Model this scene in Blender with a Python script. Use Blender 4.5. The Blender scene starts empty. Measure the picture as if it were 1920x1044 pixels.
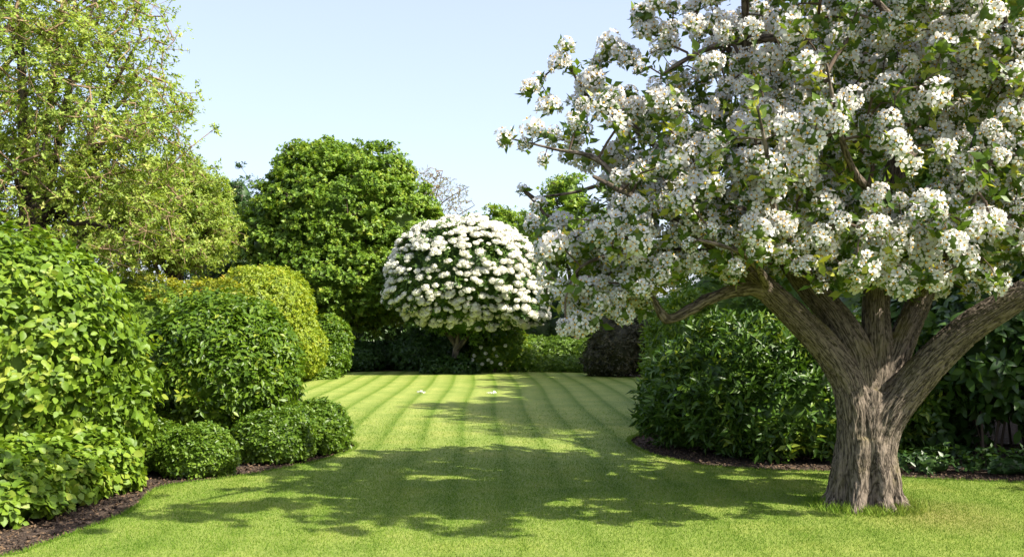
import bpy, bmesh, math
import numpy as np
from mathutils import Vector, noise as mnoise

rng = np.random.default_rng(7)
S = bpy.context.scene
COL = S.collection

# ---------------------------------------------------------------- camera, sky, sun
F, HOR, CAMH = 1900.0, 600.0, 1.63
cam = bpy.data.objects.new('camera', bpy.data.cameras.new('camera'))
COL.objects.link(cam)
cam.location = (0, 0, CAMH)
cam.rotation_euler = (math.radians(90), 0, 0)
cam.data.sensor_width = 36.0
cam.data.lens = F / 1920 * 36.0
cam.data.shift_y = (HOR - 522) / 1920
cam.data.clip_start = 0.1
cam.data.clip_end = 2000
S.camera = cam

SUN_EL, SUN_AZ = math.radians(46), math.radians(117)      # azimuth clockwise from +Y
SUN = np.array([math.sin(SUN_AZ) * math.cos(SUN_EL), math.cos(SUN_AZ) * math.cos(SUN_EL), math.sin(SUN_EL)])
w = bpy.data.worlds.new('World')
S.world = w
w.use_nodes = True
nt = w.node_tree
bg = nt.nodes['Background']
sky = nt.nodes.new('ShaderNodeTexSky')
sky.sky_type = 'NISHITA'
sky.sun_disc = False
sky.sun_elevation = SUN_EL
sky.sun_rotation = SUN_AZ
sky.air_density = 0.85
sky.dust_density = 2.4
sky.ozone_density = 1.2
veil = nt.nodes.new('ShaderNodeMix'); veil.data_type = 'RGBA'          # thin high haze whitening the whole sky
veil.inputs['Factor'].default_value = 0.42
nt.links.new(sky.outputs[0], veil.inputs['A'])
veil.inputs['B'].default_value = (2.75, 2.75, 3.4, 1)
nt.links.new(veil.outputs['Result'], bg.inputs[0])
bg.inputs[1].default_value = 0.15
sun = bpy.data.objects.new('sun', bpy.data.lights.new('sun', 'SUN'))
COL.objects.link(sun)
sun.data.energy = 5.0
sun.data.angle = math.radians(0.5)
sun.data.color = (1.0, 0.93, 0.80)
sun.rotation_euler = Vector(-SUN).to_track_quat('-Z', 'Y').to_euler()
S.view_settings.view_transform = 'Standard'
S.view_settings.look = 'None'
S.view_settings.exposure = 1.22
S.view_settings.gamma = 1
S.cycles.max_bounces = 6
S.cycles.diffuse_bounces = 3
S.cycles.glossy_bounces = 2
S.cycles.transmission_bounces = 4
S.cycles.caustics_reflective = False
S.cycles.caustics_refractive = False

# ---------------------------------------------------------------- helpers
def P(px, py, Y):
    return np.array([(px - 960) * Y / F, Y, CAMH + (HOR - py) * Y / F])

def G(px, py):
    Y = F * CAMH / (py - HOR)
    return ((px - 960) * Y / F, Y)

def unit(v):
    return v / (np.linalg.norm(v, axis=-1, keepdims=True) + 1e-9)

def make_mesh(name, parts):
    """parts: list of (verts, tris, material slot, rnd) -> one mesh"""
    vs, fs, ms, rs, off = [], [], [], [], 0
    for v, t, m, r in parts:
        if len(v) == 0 or len(t) == 0:
            continue
        vs.append(v); fs.append(t + off); off += len(v)
        ms.append(np.full(len(t), m, np.int32))
        rs.append(np.broadcast_to(np.asarray(r, np.float32), (len(v),)))
    V = np.concatenate(vs).astype(np.float32); T = np.concatenate(fs).astype(np.int32)
    me = bpy.data.meshes.new(name)
    me.vertices.add(len(V)); me.vertices.foreach_set('co', V.ravel())
    me.loops.add(T.size); me.loops.foreach_set('vertex_index', T.ravel())
    me.polygons.add(len(T))
    me.polygons.foreach_set('loop_start', np.arange(0, T.size, 3, dtype=np.int32))
    me.polygons.foreach_set('material_index', np.concatenate(ms))
    a = me.attributes.new('rnd', 'FLOAT', 'POINT')
    a.data.foreach_set('value', np.concatenate(rs).astype(np.float32))
    me.update(calc_edges=True)
    return me

def add(name, me, mats, parent=None, smooth=False):
    o = bpy.data.objects.new(name, me)
    for m in mats:
        me.materials.append(m)
    COL.objects.link(o)
    if smooth:
        me.polygons.foreach_set('use_smooth', np.ones(len(me.polygons), bool))
    if parent is not None:
        o.parent = parent
        o.matrix_parent_inverse = parent.matrix_world.inverted()
    return o

def tag(o, label, cat, group=None, kind=None):
    if label: o['label'] = label
    if cat: o['category'] = cat
    if group: o['group'] = group
    if kind: o['kind'] = kind
    return o

def thing(name, label, cat, loc, group=None):
    o = bpy.data.objects.new(name, None)
    COL.objects.link(o)
    o.location = loc
    o.empty_display_size = 0.2
    bpy.context.view_layer.update()
    return tag(o, label, cat, group)

# ---------------------------------------------------------------- materials
def newmat(name):
    m = bpy.data.materials.new(name)
    m.use_nodes = True
    m.node_tree.nodes.clear()
    return m, m.node_tree

def N(t, typ, **kw):
    n = t.nodes.new(typ)
    for k, v in kw.items():
        setattr(n, k, v)
    return n

def ramp(t, fac, stops):
    r = N(t, 'ShaderNodeValToRGB')
    e = r.color_ramp.elements
    while len(e) < len(stops): e.new(0.5)
    for i, (p, c) in enumerate(stops):
        e[i].position = p
        e[i].color = (*c, 1)
    t.links.new(fac, r.inputs[0])
    return r.outputs[0]

def leafmat(name, stops, rough=0.45, trans=0.35, spec=0.35, tcol=(1.25, 1.2, 0.6)):
    m, t = newmat(name)
    L = t.links.new
    a = N(t, 'ShaderNodeAttribute', attribute_name='rnd')
    c = ramp(t, a.outputs['Fac'], stops)
    p = N(t, 'ShaderNodeBsdfPrincipled')
    p.inputs['Roughness'].default_value = rough
    p.inputs['Specular IOR Level'].default_value = spec
    L(c, p.inputs['Base Color'])
    mul = N(t, 'ShaderNodeMix', data_type='RGBA', blend_type='MULTIPLY')
    mul.inputs['Factor'].default_value = 1
    L(c, mul.inputs['A']); mul.inputs['B'].default_value = (*tcol, 1)
    tr = N(t, 'ShaderNodeBsdfTranslucent')
    L(mul.outputs['Result'], tr.inputs['Color'])
    mx = N(t, 'ShaderNodeMixShader')
    mx.inputs[0].default_value = trans
    L(p.outputs[0], mx.inputs[1]); L(tr.outputs[0], mx.inputs[2])
    o = N(t, 'ShaderNodeOutputMaterial')
    L(mx.outputs[0], o.inputs[0])
    return m

def barkmat(name, dark, light, scale=9.0, moss=None, bump=0.6):
    m, t = newmat(name)
    L = t.links.new
    a = N(t, 'ShaderNodeAttribute', attribute_name='bark')
    mp = N(t, 'ShaderNodeMapping'); mp.inputs['Scale'].default_value = (1, 1, 0.42)
    L(a.outputs['Vector'], mp.inputs[0])
    n1 = N(t, 'ShaderNodeTexNoise'); n1.inputs['Scale'].default_value = scale * 2.6; n1.inputs['Detail'].default_value = 7
    n1.inputs['Roughness'].default_value = 0.65
    L(mp.outputs[0], n1.inputs['Vector'])
    n3 = N(t, 'ShaderNodeTexNoise'); n3.inputs['Scale'].default_value = scale; n3.inputs['Detail'].default_value = 3
    n3.inputs['Distortion'].default_value = .4
    mp2 = N(t, 'ShaderNodeMapping'); mp2.inputs['Scale'].default_value = (1, 1, 0.2)
    L(a.outputs['Vector'], mp2.inputs[0]); L(mp2.outputs[0], n3.inputs['Vector'])
    sb = N(t, 'ShaderNodeMath', operation='SUBTRACT'); L(n3.outputs['Fac'], sb.inputs[0]); sb.inputs[1].default_value = .5
    ab = N(t, 'ShaderNodeMath', operation='ABSOLUTE'); L(sb.outputs[0], ab.inputs[0])
    fi = N(t, 'ShaderNodeMapRange'); fi.inputs[1].default_value = 0; fi.inputs[2].default_value = .09; fi.inputs[3].default_value = .25
    L(ab.outputs[0], fi.inputs[0])
    hm = N(t, 'ShaderNodeMath', operation='MULTIPLY')
    L(fi.outputs[0], hm.inputs[0]); L(n1.outputs['Fac'], hm.inputs[1])
    mid = tuple((x + y) / 2 for x, y in zip(dark, light))
    c = ramp(t, hm.outputs[0], [(0.14, dark), (0.36, mid), (0.62, light)])
    n2 = N(t, 'ShaderNodeTexNoise'); n2.inputs['Scale'].default_value = 3.1; n2.inputs['Detail'].default_value = 5
    tc = N(t, 'ShaderNodeTexCoord')
    L(tc.outputs['Object'], n2.inputs['Vector'])
    if moss:
        r2 = ramp(t, n2.outputs['Fac'], [(0.54, (0, 0, 0)), (0.7, (0.75, 0.75, 0.75))])
        geo = N(t, 'ShaderNodeNewGeometry')
        sx = N(t, 'ShaderNodeSeparateXYZ'); L(geo.outputs['Normal'], sx.inputs[0])
        sh = N(t, 'ShaderNodeMapRange'); sh.inputs[1].default_value = -0.1; sh.inputs[2].default_value = 0.6
        L(sx.outputs['Z'], sh.inputs[0])
        mm = N(t, 'ShaderNodeMath', operation='MULTIPLY'); L(r2, mm.inputs[0]); L(sh.outputs[0], mm.inputs[1])
        mx = N(t, 'ShaderNodeMix', data_type='RGBA'); L(mm.outputs[0], mx.inputs['Factor'])
        L(c, mx.inputs['A']); mx.inputs['B'].default_value = (*moss, 1)
        c = mx.outputs['Result']
    p = N(t, 'ShaderNodeBsdfPrincipled'); p.inputs['Roughness'].default_value = 0.9
    p.inputs['Specular IOR Level'].default_value = 0.15
    L(c, p.inputs['Base Color'])
    b = N(t, 'ShaderNodeBump'); b.inputs['Strength'].default_value = bump; b.inputs['Distance'].default_value = 0.03
    L(hm.outputs[0], b.inputs['Height']); L(b.outputs[0], p.inputs['Normal'])
    o = N(t, 'ShaderNodeOutputMaterial'); L(p.outputs[0], o.inputs[0])
    return m

def plainmat(name, col, rough=0.8, trans=0.0):
    m, t = newmat(name)
    a = N(t, 'ShaderNodeAttribute', attribute_name='rnd')
    c = ramp(t, a.outputs['Fac'], [(0, tuple(x * 0.88 for x in col)), (1, tuple(min(x * 1.2, 0.9) for x in col))])
    p = N(t, 'ShaderNodeBsdfPrincipled'); p.inputs['Roughness'].default_value = rough
    p.inputs['Specular IOR Level'].default_value = 0.2
    t.links.new(c, p.inputs['Base Color'])
    sh = p.outputs[0]
    if trans:
        tr = N(t, 'ShaderNodeBsdfTranslucent'); t.links.new(c, tr.inputs['Color'])
        mx = N(t, 'ShaderNodeMixShader'); mx.inputs[0].default_value = trans
        t.links.new(sh, mx.inputs[1]); t.links.new(tr.outputs[0], mx.inputs[2]); sh = mx.outputs[0]
    o = N(t, 'ShaderNodeOutputMaterial'); t.links.new(sh, o.inputs[0])
    return m

def grad(d, m, l, y=None):
    s = [(0.0, d), (0.45, m), (0.85, l)]
    if y: s.append((1.0, y))
    return s

M = {}
M['lime'] = leafmat('lime_leaf', grad((0.08, 0.15, 0.012), (0.135, 0.23, 0.018), (0.20, 0.30, 0.026), (0.26, 0.32, 0.04)), rough=0.5)
M['midgreen'] = leafmat('mid_green_leaf', grad((0.06, 0.125, 0.008), (0.10, 0.185, 0.012), (0.17, 0.26, 0.02), (0.26, 0.31, 0.03)), rough=0.42)
M['box'] = leafmat('box_leaf', grad((0.06, 0.125, 0.009), (0.10, 0.18, 0.014), (0.16, 0.25, 0.025)), rough=0.4)
M['golden'] = leafmat('golden_leaf', grad((0.14, 0.215, 0.016), (0.235, 0.315, 0.02), (0.32, 0.385, 0.028), (0.40, 0.39, 0.035)), rough=0.5)
M['amber'] = leafmat('amber_tip_leaf', grad((0.16, 0.20, 0.02), (0.26, 0.29, 0.02), (0.34, 0.29, 0.025), (0.38, 0.20, 0.03)), rough=0.5)
M['maple'] = leafmat('maple_leaf', grad((0.09, 0.175, 0.014), (0.155, 0.265, 0.022), (0.235, 0.34, 0.03), (0.33, 0.39, 0.04)), rough=0.5)
M['spring'] = leafmat('spring_leaf', grad((0.17, 0.26, 0.035), (0.27, 0.37, 0.055), (0.36, 0.45, 0.085), (0.45, 0.47, 0.13)), rough=0.5, trans=0.45)
M['olive'] = leafmat('olive_leaf', grad((0.11, 0.13, 0.035), (0.18, 0.2, 0.05), (0.25, 0.26, 0.08)), rough=0.55)
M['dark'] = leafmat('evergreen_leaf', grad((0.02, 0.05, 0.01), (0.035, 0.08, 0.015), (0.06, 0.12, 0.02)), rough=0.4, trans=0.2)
M['laurel'] = leafmat('laurel_leaf', grad((0.035, 0.085, 0.01), (0.065, 0.135, 0.015), (0.11, 0.195, 0.022), (0.24, 0.31, 0.03)), rough=0.42, spec=0.4, trans=0.25)
M['purple'] = leafmat('bronze_leaf', grad((0.035, 0.038, 0.018), (0.058, 0.056, 0.026), (0.095, 0.085, 0.04)), rough=0.5, trans=0.2)
M['apple'] = leafmat('apple_leaf', grad((0.055, 0.105, 0.014), (0.095, 0.165, 0.02), (0.16, 0.24, 0.03), (0.38, 0.40, 0.06)), rough=0.42)
M['vib'] = leafmat('viburnum_leaf', grad((0.045, 0.10, 0.02), (0.08, 0.16, 0.028), (0.13, 0.21, 0.04)), rough=0.45)
M['petal'] = plainmat('white_petal', (0.82, 0.80, 0.77), 0.6, 0.5)
M['creampetal'] = plainmat('cream_petal', (0.78, 0.76, 0.64), 0.6, 0.3)
M['stamen'] = plainmat('yellow_stamen', (0.62, 0.38, 0.06), 0.7, 0.2)
M['bark'] = barkmat('apple_bark', (0.035, 0.028, 0.021), (0.23, 0.187, 0.147), 27.0, moss=(0.13, 0.115, 0.03))
M['twig'] = plainmat('brown_twig', (0.085, 0.062, 0.045), 0.9)
M['paletwig'] = plainmat('tan_twig', (0.24, 0.17, 0.10), 0.9)
M['trunk'] = barkmat('grey_brown_bark', (0.03, 0.025, 0.02), (0.16, 0.13, 0.10), 8.0)

# ---------------------------------------------------------------- leaf templates (side, along, normal)
T_BIG = (np.array([[0, 0, 0], [0, .36, -.03], [0, .7, -.01], [0, 1, -.12], [-.36, .2, .05], [-.5, .45, .07], [-.3, .78, .02], [.36, .2, .05], [.5, .45, .07], [.3, .78, .02]], float),
         np.array([[0, 1, 4], [4, 1, 5], [1, 2, 5], [5, 2, 6], [2, 3, 6], [0, 7, 1], [7, 8, 1], [1, 8, 2], [8, 9, 2], [2, 9, 3]]))
T_MID = (np.array([[0, 0, 0], [0, .5, -.05], [0, 1, -.06], [-.5, .42, .06], [.5, .42, .06]], float),
         np.array([[0, 1, 3], [1, 2, 3], [0, 4, 1], [1, 4, 2]]))
T_SML = (np.array([[0, 0, 0], [0, 1, 0], [-.5, .5, .1], [.5, .5, .1]], float), np.array([[0, 1, 2], [0, 3, 1]]))
T_LOBE = (np.array([[0, 0, 0], [-.55, .35, .06], [-.28, .55, 0], [0, 1, -.08], [.28, .55, 0], [.55, .35, .06]], float),
          np.array([[0, 2, 1], [0, 3, 2], [0, 4, 3], [0, 5, 4]]))

def leaves(B, D, Nn, L, Wd, tpl, mat=0, rnd=None):
    n = len(B)
    tv, tf = tpl
    D = unit(D)
    Sd = unit(np.cross(D, Nn)); Nn = np.cross(Sd, D)
    L = np.broadcast_to(np.asarray(L, float), (n,))[:, None, None]
    Wd = np.broadcast_to(np.asarray(Wd, float), (n,))[:, None, None]
    curl = rng.uniform(0.3, 1.7, (n, 1, 1))
    V = B[:, None, :] + tv[None, :, 0:1] * Wd * Sd[:, None, :] + tv[None, :, 1:2] * L * D[:, None, :] + tv[None, :, 2:3] * curl * L * Nn[:, None, :]
    Fc = tf[None] + (np.arange(n) * len(tv))[:, None, None]
    if rnd is None: rnd = rng.random(n)
    return V.reshape(-1, 3), Fc.reshape(-1, 3), mat, np.repeat(rnd, len(tv))

def shoots(T, A, k, L, ratio, tpl, mat=0, tilt=(0.0, 0.6), step=0.0, jitter=0.35, rbase=None, rspread=0.35, drop=0.0):
    """rosettes of k leaves round shoot tips T with axes A"""
    n = len(T)
    A = unit(A)
    ref = np.where(np.abs(A[:, 2:3]) > 0.9, np.array([[1., 0, 0]]), np.array([[0, 0, 1.]]))
    U = unit(np.cross(A, ref)); W = np.cross(A, U)
    ang = rng.uniform(0, 6.283, n)[:, None] + np.arange(k)[None] * 2.4 + rng.uniform(-.4, .4, (n, k))
    tl = rng.uniform(tilt[0], tilt[1], (n, k))
    D = np.cos(ang)[..., None] * U[:, None] + np.sin(ang)[..., None] * W[:, None] + tl[..., None] * A[:, None]
    D = D + rng.normal(0, jitter * 0.5, (n, k, 3)); D[..., 2] -= drop
    Nn = A[:, None] + rng.normal(0, jitter, (n, k, 3))
    B = T[:, None] - A[:, None] * (np.arange(k)[None, :, None] * step)
    Ls = L * rng.uniform(0.6, 1.2, (n, k))
    if rbase is None: rbase = rng.random(n)
    r = np.clip(rbase[:, None] + rng.uniform(-rspread, rspread, (n, k)), 0, 1)
    f = lambda x: x.reshape(-1, *x.shape[2:])
    return leaves(f(B), f(D), f(Nn), f(Ls), f(Ls) * ratio, tpl, mat, f(r))

_K = rng.normal(0, 1, (9, 3)); _PH = rng.uniform(0, 6.283, 9)
def lump(p, freq):
    return sum(np.sin(p @ (_K[i] * freq * (1 + .35 * i / 3)) + _PH[i]) for i in range(9)) / 4.5

def blob_surface(blobs, n, margin=0.88):
    """points and normals over the outside of a union of ellipsoids"""
    Bc = np.array(blobs, float)
    area = (Bc[:, 3] * Bc[:, 4] + Bc[:, 4] * Bc[:, 5] + Bc[:, 3] * Bc[:, 5])
    out_p, out_n, got = [], [], 0
    while got < n:
        m = n * 2
        idx = rng.choice(len(Bc), m, p=area / area.sum())
        u = unit(rng.normal(0, 1, (m, 3)))
        r = Bc[idx, 3:6]
        acc = np.linalg.norm(u / r, axis=1); acc = acc / (1 / r.min(1))
        keep = rng.random(m) < acc
        idx, u, r = idx[keep], u[keep], r[keep]
        p = Bc[idx, :3] + u * r
        nn = unit(u / r)
        ok = p[:, 2] > 0.04
        for j in range(len(Bc)):
            inside = (np.linalg.norm((p - Bc[j, :3]) / Bc[j, 3:6], axis=1) < margin) & (idx != j)
            ok &= ~inside
        out_p.append(p[ok]); out_n.append(nn[ok]); got += ok.sum()
    return np.concatenate(out_p)[:n], np.concatenate(out_n)[:n]

def ico(sub):
    bm = bmesh.new(); bmesh.ops.create_icosphere(bm, subdivisions=sub, radius=1)
    v = np.array([x.co[:] for x in bm.verts]); f = np.array([[q.index for q in x.verts] for x in bm.faces]); bm.free()
    return v, f
ICO3, ICO2, ICO1 = ico(4), ico(3), ico(2)

def core(blobs, k, mat=0, freq=3.0, amp=0.06):
    out = []
    for b in blobs:
        b = np.array(b, float)
        p = b[:3] + ICO3[0] * b[3:6] * k
        p = p + ICO3[0] * (lump(p, freq) * amp)[:, None]
        p[:, 2] = np.maximum(p[:, 2], 0.01)
        out.append((p, ICO3[1], mat, np.clip(.3 + .3 * lump(p, 12), 0, 1)))
    return out

def bush(name, label, cat, blobs, mat, n, k, L, ratio, tpl, depth=0.15, amp=0.08, freq=3.0, up=0.5, wild=0.35, tilt=(0, .6), drop=0.0,
         corek=0.86, group=None, extra=None, step=0.01, stems=True, tipmat=None, tipz=None):
    p, nn = blob_surface(blobs, n)
    p = p + nn * (lump(p, freq) * amp)[:, None]
    d = np.minimum(rng.exponential(depth * .5, n), depth * 2.2)
    p = p - nn * d[:, None] + nn * (np.maximum(0, rng.normal(0, .25, n)) * depth * .8)[:, None]
    p[:, 2] = np.maximum(p[:, 2], 0.03)
    A = nn + np.array([0, 0, up]) + rng.normal(0, wild, (n, 3))
    b = np.array(blobs, float)
    loc = (float(b[:, 0].mean()), float(b[:, 1].mean()), 0.0)
    t = thing(name, label, cat, loc, group)
    rb = np.clip(.42 + .22 * lump(p, 1.2) + rng.normal(0, .2, n), 0, 1)
    parts = []
    if tipmat is not None:
        hi = (p[:, 2] + rng.normal(0, .18, n)) > tipz
        parts.append(shoots(p[hi], A[hi], k, L, ratio, tpl, 1, tilt, step, rbase=rb[hi], drop=drop))
        p, A, rb = p[~hi], A[~hi], rb[~hi]
    parts.append(shoots(p, A, k, L, ratio, tpl, 0, tilt, step, rbase=rb, drop=drop))
    parts += core(blobs, corek, 0, freq)
    me = make_mesh(name + '_foliage', parts)
    add('foliage', me, [mat] + ([tipmat] if tipmat else []), t, smooth=(tpl is T_BIG))
    if stems:
        E = []
        for q in b:
            for i in range(7):
                a = rng.uniform(0, 6.283); r0 = rng.uniform(.02, .25)
                p0 = np.array([q[0] + math.cos(a) * r0 * q[3], q[1] + math.sin(a) * r0 * q[4], 0.0])
                p1 = np.array([q[0] + math.cos(a) * q[3] * .55, q[1] + math.sin(a) * q[4] * .55, max(.2, q[2] + q[5] * .35)])
                E.append((p0, p1, .018, .008))
                E.append((np.array([q[0], q[1], 0.01]), p0, .02, .02))
            E.append((np.array([b[0][0], b[0][1], .01]), np.array([q[0] + .01, q[1], .01]), .025, .025))
        add('stem', make_mesh(name + '_stem', [tubes(E)]), [M['twig']], t)
    return t

def tubes(E, sides=5, mat=0, rnd=None):
    p0 = np.array([e[0] for e in E]); p1 = np.array([e[1] for e in E])
    r0 = np.array([e[2] for e in E]); r1 = np.array([e[3] for e in E])
    n = len(E)
    d = unit(p1 - p0)
    ref = np.where(np.abs(d[:, 2:3]) > .9, np.array([[1., 0, 0]]), np.array([[0, 0, 1.]]))
    u = unit(np.cross(d, ref)); v = np.cross(d, u)
    a = np.arange(sides) * 6.28319 / sides
    ring = np.cos(a)[None, :, None] * u[:, None] + np.sin(a)[None, :, None] * v[:, None]
    A = p0[:, None] + ring * r0[:, None, None]; B = p1[:, None] + ring * r1[:, None, None]
    V = np.concatenate([A, B], 1)
    i = np.arange(sides); j = (i + 1) % sides
    tf = np.concatenate([np.stack([i, j, i + sides], 1), np.stack([j, j + sides, i + sides], 1)])
    Fc = tf[None] + (np.arange(n) * 2 * sides)[:, None, None]
    if rnd is None: rnd = rng.random(n)
    return V.reshape(-1, 3), Fc.reshape(-1, 3), mat, np.repeat(rnd, 2 * sides)

def polyline(pts, n=6):
    """smooth resampling of (x,y,z,r) control points"""
    C = np.array(pts, float)
    out = []
    for i in range(len(C) - 1):
        a = C[max(i - 1, 0)]; b = C[i]; c = C[i + 1]; d = C[min(i + 2, len(C) - 1)]
        for t in np.linspace(0, 1, n, endpoint=False):
            out.append(0.5 * ((2 * b) + (c - a) * t + (2 * a - 5 * b + 4 * c - d) * t * t + (3 * b - a - 3 * c + d) * t ** 3))
    out.append(C[-1])
    return np.array(out)

def sweep(pl, sides=12, mat=0):
    """one continuous tapered tube along (x,y,z,r); also returns bark coordinates"""
    n = len(pl)
    tan = unit(np.gradient(pl[:, :3], axis=0))
    u = np.zeros((n, 3)); ref = np.array([0, 1., 0.2]) if abs(tan[0][1]) < .8 else np.array([1., 0, 0])
    u[0] = unit(np.cross(tan[0], ref))
    for i in range(1, n):
        q = u[i - 1] - tan[i] * np.dot(u[i - 1], tan[i]); u[i] = unit(q)
    v = np.cross(tan, u)
    a = np.arange(sides) * 6.28319 / sides
    V = pl[:, None, :3] + (np.cos(a)[None, :, None] * u[:, None] + np.sin(a)[None, :, None] * v[:, None]) * pl[:, None, 3:4]
    s = np.concatenate([[0], np.cumsum(np.linalg.norm(np.diff(pl[:, :3], axis=0), axis=1))])
    bk = np.stack([np.cos(a)[None] * pl[:, 3:4], np.sin(a)[None] * pl[:, 3:4], np.repeat(s[:, None], sides, 1)], 2)
    i = np.arange(sides); j = (i + 1) % sides
    tf = np.concatenate([np.stack([i, j, i + sides], 1), np.stack([j, j + sides, i + sides], 1)])
    Fc = (tf[None] + (np.arange(n - 1) * sides)[:, None, None]).reshape(-1, 3)
    cap = np.array([[(n - 1) * sides, (n - 1) * sides + q, (n - 1) * sides + q + 1] for q in range(1, sides - 1)])
    return V.reshape(-1, 3), np.concatenate([Fc, cap]), bk.reshape(-1, 3)

def bark_object(name, pls, mat, parent, sides=9):
    ps, bs = [], []
    for pl in pls:
        v, f, b = sweep(pl, sides)
        ps.append((v, f, 0, .5)); bs.append(b)
    me = make_mesh(name, ps)
    a = me.attributes.new('bark', 'FLOAT_VECTOR', 'POINT')
    a.data.foreach_set('vector', np.concatenate(bs).astype(np.float32).ravel())
    return add(name, me, [mat], parent, smooth=True)

def network(skel, targets, seg=0.3, rtip=0.004, power=0.42, rmax=0.05, bow=0.08):
    """join every target to its nearest node: a natural-looking twig net. skel (n,3)."""
    nodes = [np.array(x) for x in skel]
    par = [-1] * len(nodes)
    dist0 = np.array([np.min(np.linalg.norm(skel - t, axis=1)) for t in targets])
    cap = len(nodes) + len(targets) * 40
    buf = np.empty((cap, 3)); buf[:len(nodes)] = skel
    cnt = len(nodes)
    tip = []
    for ti in np.argsort(dist0):
        t = targets[ti]
        d = np.linalg.norm(buf[:cnt] - t, axis=1)
        j = int(np.argmin(d))
        L = d[j]
        k = min(max(1, int(L / seg)), 30)
        a = buf[j].copy(); prev = j
        off = rng.normal(0, 1, 3) * bow * L; off[2] += bow * L * .6
        for q in range(1, k + 1):
            s = q / k
            buf[cnt] = a + (t - a) * s + off * (4 * s * (1 - s)) * (1 if k > 1 else 0)
            par.append(prev); prev = cnt; cnt += 1
        tip.append(prev)
    load = np.zeros(cnt)
    for q in tip: load[q] += 1
    for i in range(cnt - 1, len(skel) - 1, -1):
        if par[i] >= 0: load[par[i]] += load[i]
    E = []
    ns = len(skel)
    for i in range(ns, cnt):
        r1 = min(rtip * max(load[i], 1) ** power, rmax)
        r0 = r1 if par[i] < ns else min(rtip * max(load[par[i]], 1) ** power, rmax, r1 * 1.25)
        E.append((buf[par[i]], buf[i], r0, r1))
    return E

def ell_points(blobs, n, shell=0.55, zmin=0.3):
    """points in ellipsoids, between SHELL of the radius and the surface"""
    b = np.array(blobs, float)
    vol = b[:, 3] * b[:, 4] * b[:, 5]
    vol = vol ** .8
    idx = rng.choice(len(b), n * 3, p=vol / vol.sum())
    u = unit(rng.normal(0, 1, (n * 3, 3)))
    r = (shell ** 3 + (1 - shell ** 3) * rng.random(n * 3)) ** (1 / 3)
    p = b[idx, :3] + u * r[:, None] * b[idx, 3:6]
    inn = np.zeros(len(p))
    for j in range(len(b)):
        inn += (np.linalg.norm((p - b[j, :3]) / b[j, 3:6], axis=1) < shell * .9) & (idx != j)
    ok = (inn == 0) & (p[:, 2] > zmin)
    return p[ok][:n], unit(u[ok] / b[idx[ok], 3:6])[:n]

# ================================================================ THE SETTING
def soilmat():
    m, t = newmat('dark_soil'); L = t.links.new
    tc = N(t, 'ShaderNodeTexCoord')
    n1 = N(t, 'ShaderNodeTexNoise'); n1.inputs['Scale'].default_value = 22; n1.inputs['Detail'].default_value = 8; n1.inputs['Roughness'].default_value = .7
    n2 = N(t, 'ShaderNodeTexVoronoi'); n2.inputs['Scale'].default_value = 38
    L(tc.outputs['Object'], n1.inputs['Vector']); L(tc.outputs['Object'], n2.inputs['Vector'])
    c = ramp(t, n1.outputs['Fac'], [(.3, (.03, .022, .017)), (.55, (.085, .062, .047)), (.75, (.17, .13, .10))])
    p = N(t, 'ShaderNodeBsdfPrincipled'); p.inputs['Roughness'].default_value = .95; p.inputs['Specular IOR Level'].default_value = .1
    L(c, p.inputs['Base Color'])
    ad = N(t, 'ShaderNodeMath', operation='ADD'); L(n1.outputs['Fac'], ad.inputs[0]); L(n2.outputs['Distance'], ad.inputs[1])
    b = N(t, 'ShaderNodeBump'); b.inputs['Strength'].default_value = .9; b.inputs['Distance'].default_value = .04
    L(ad.outputs[0], b.inputs['Height']); L(b.outputs[0], p.inputs['Normal'])
    o = N(t, 'ShaderNodeOutputMaterial'); L(p.outputs[0], o.inputs[0])
    return m

TRX, TRY = float(P(1622, 955, 8.7)[0]), 8.7

def stripe_u(t, L):
    """stripe coordinate of the lawn: mown along +Y in bands 0.56 m wide, bending a little"""
    tc = N(t, 'ShaderNodeTexCoord')
    s = N(t, 'ShaderNodeSeparateXYZ'); L(tc.outputs['Object'], s.inputs[0])
    nz = N(t, 'ShaderNodeTexNoise'); nz.inputs['Scale'].default_value = .09; nz.inputs['Detail'].default_value = 0
    L(tc.outputs['Object'], nz.inputs['Vector'])
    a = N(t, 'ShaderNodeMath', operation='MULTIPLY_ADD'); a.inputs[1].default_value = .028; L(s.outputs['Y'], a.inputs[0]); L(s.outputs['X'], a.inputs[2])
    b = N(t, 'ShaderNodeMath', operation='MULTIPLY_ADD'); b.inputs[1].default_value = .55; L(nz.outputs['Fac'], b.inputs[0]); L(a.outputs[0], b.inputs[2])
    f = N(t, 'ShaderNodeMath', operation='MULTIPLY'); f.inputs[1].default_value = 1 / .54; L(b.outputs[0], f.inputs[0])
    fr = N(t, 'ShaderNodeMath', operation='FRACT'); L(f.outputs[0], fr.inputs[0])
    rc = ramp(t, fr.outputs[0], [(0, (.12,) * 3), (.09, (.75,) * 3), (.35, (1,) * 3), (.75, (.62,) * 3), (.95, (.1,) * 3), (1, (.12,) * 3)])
    # bands painted fainter near the camera, standing in for the change of viewing angle
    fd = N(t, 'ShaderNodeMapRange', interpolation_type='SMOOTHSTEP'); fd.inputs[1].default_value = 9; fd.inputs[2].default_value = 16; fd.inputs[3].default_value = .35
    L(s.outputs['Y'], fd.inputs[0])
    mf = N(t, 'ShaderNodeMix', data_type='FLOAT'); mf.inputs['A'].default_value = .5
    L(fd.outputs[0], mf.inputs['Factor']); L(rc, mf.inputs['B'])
    return tc, s, mf.outputs['Result']

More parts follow.
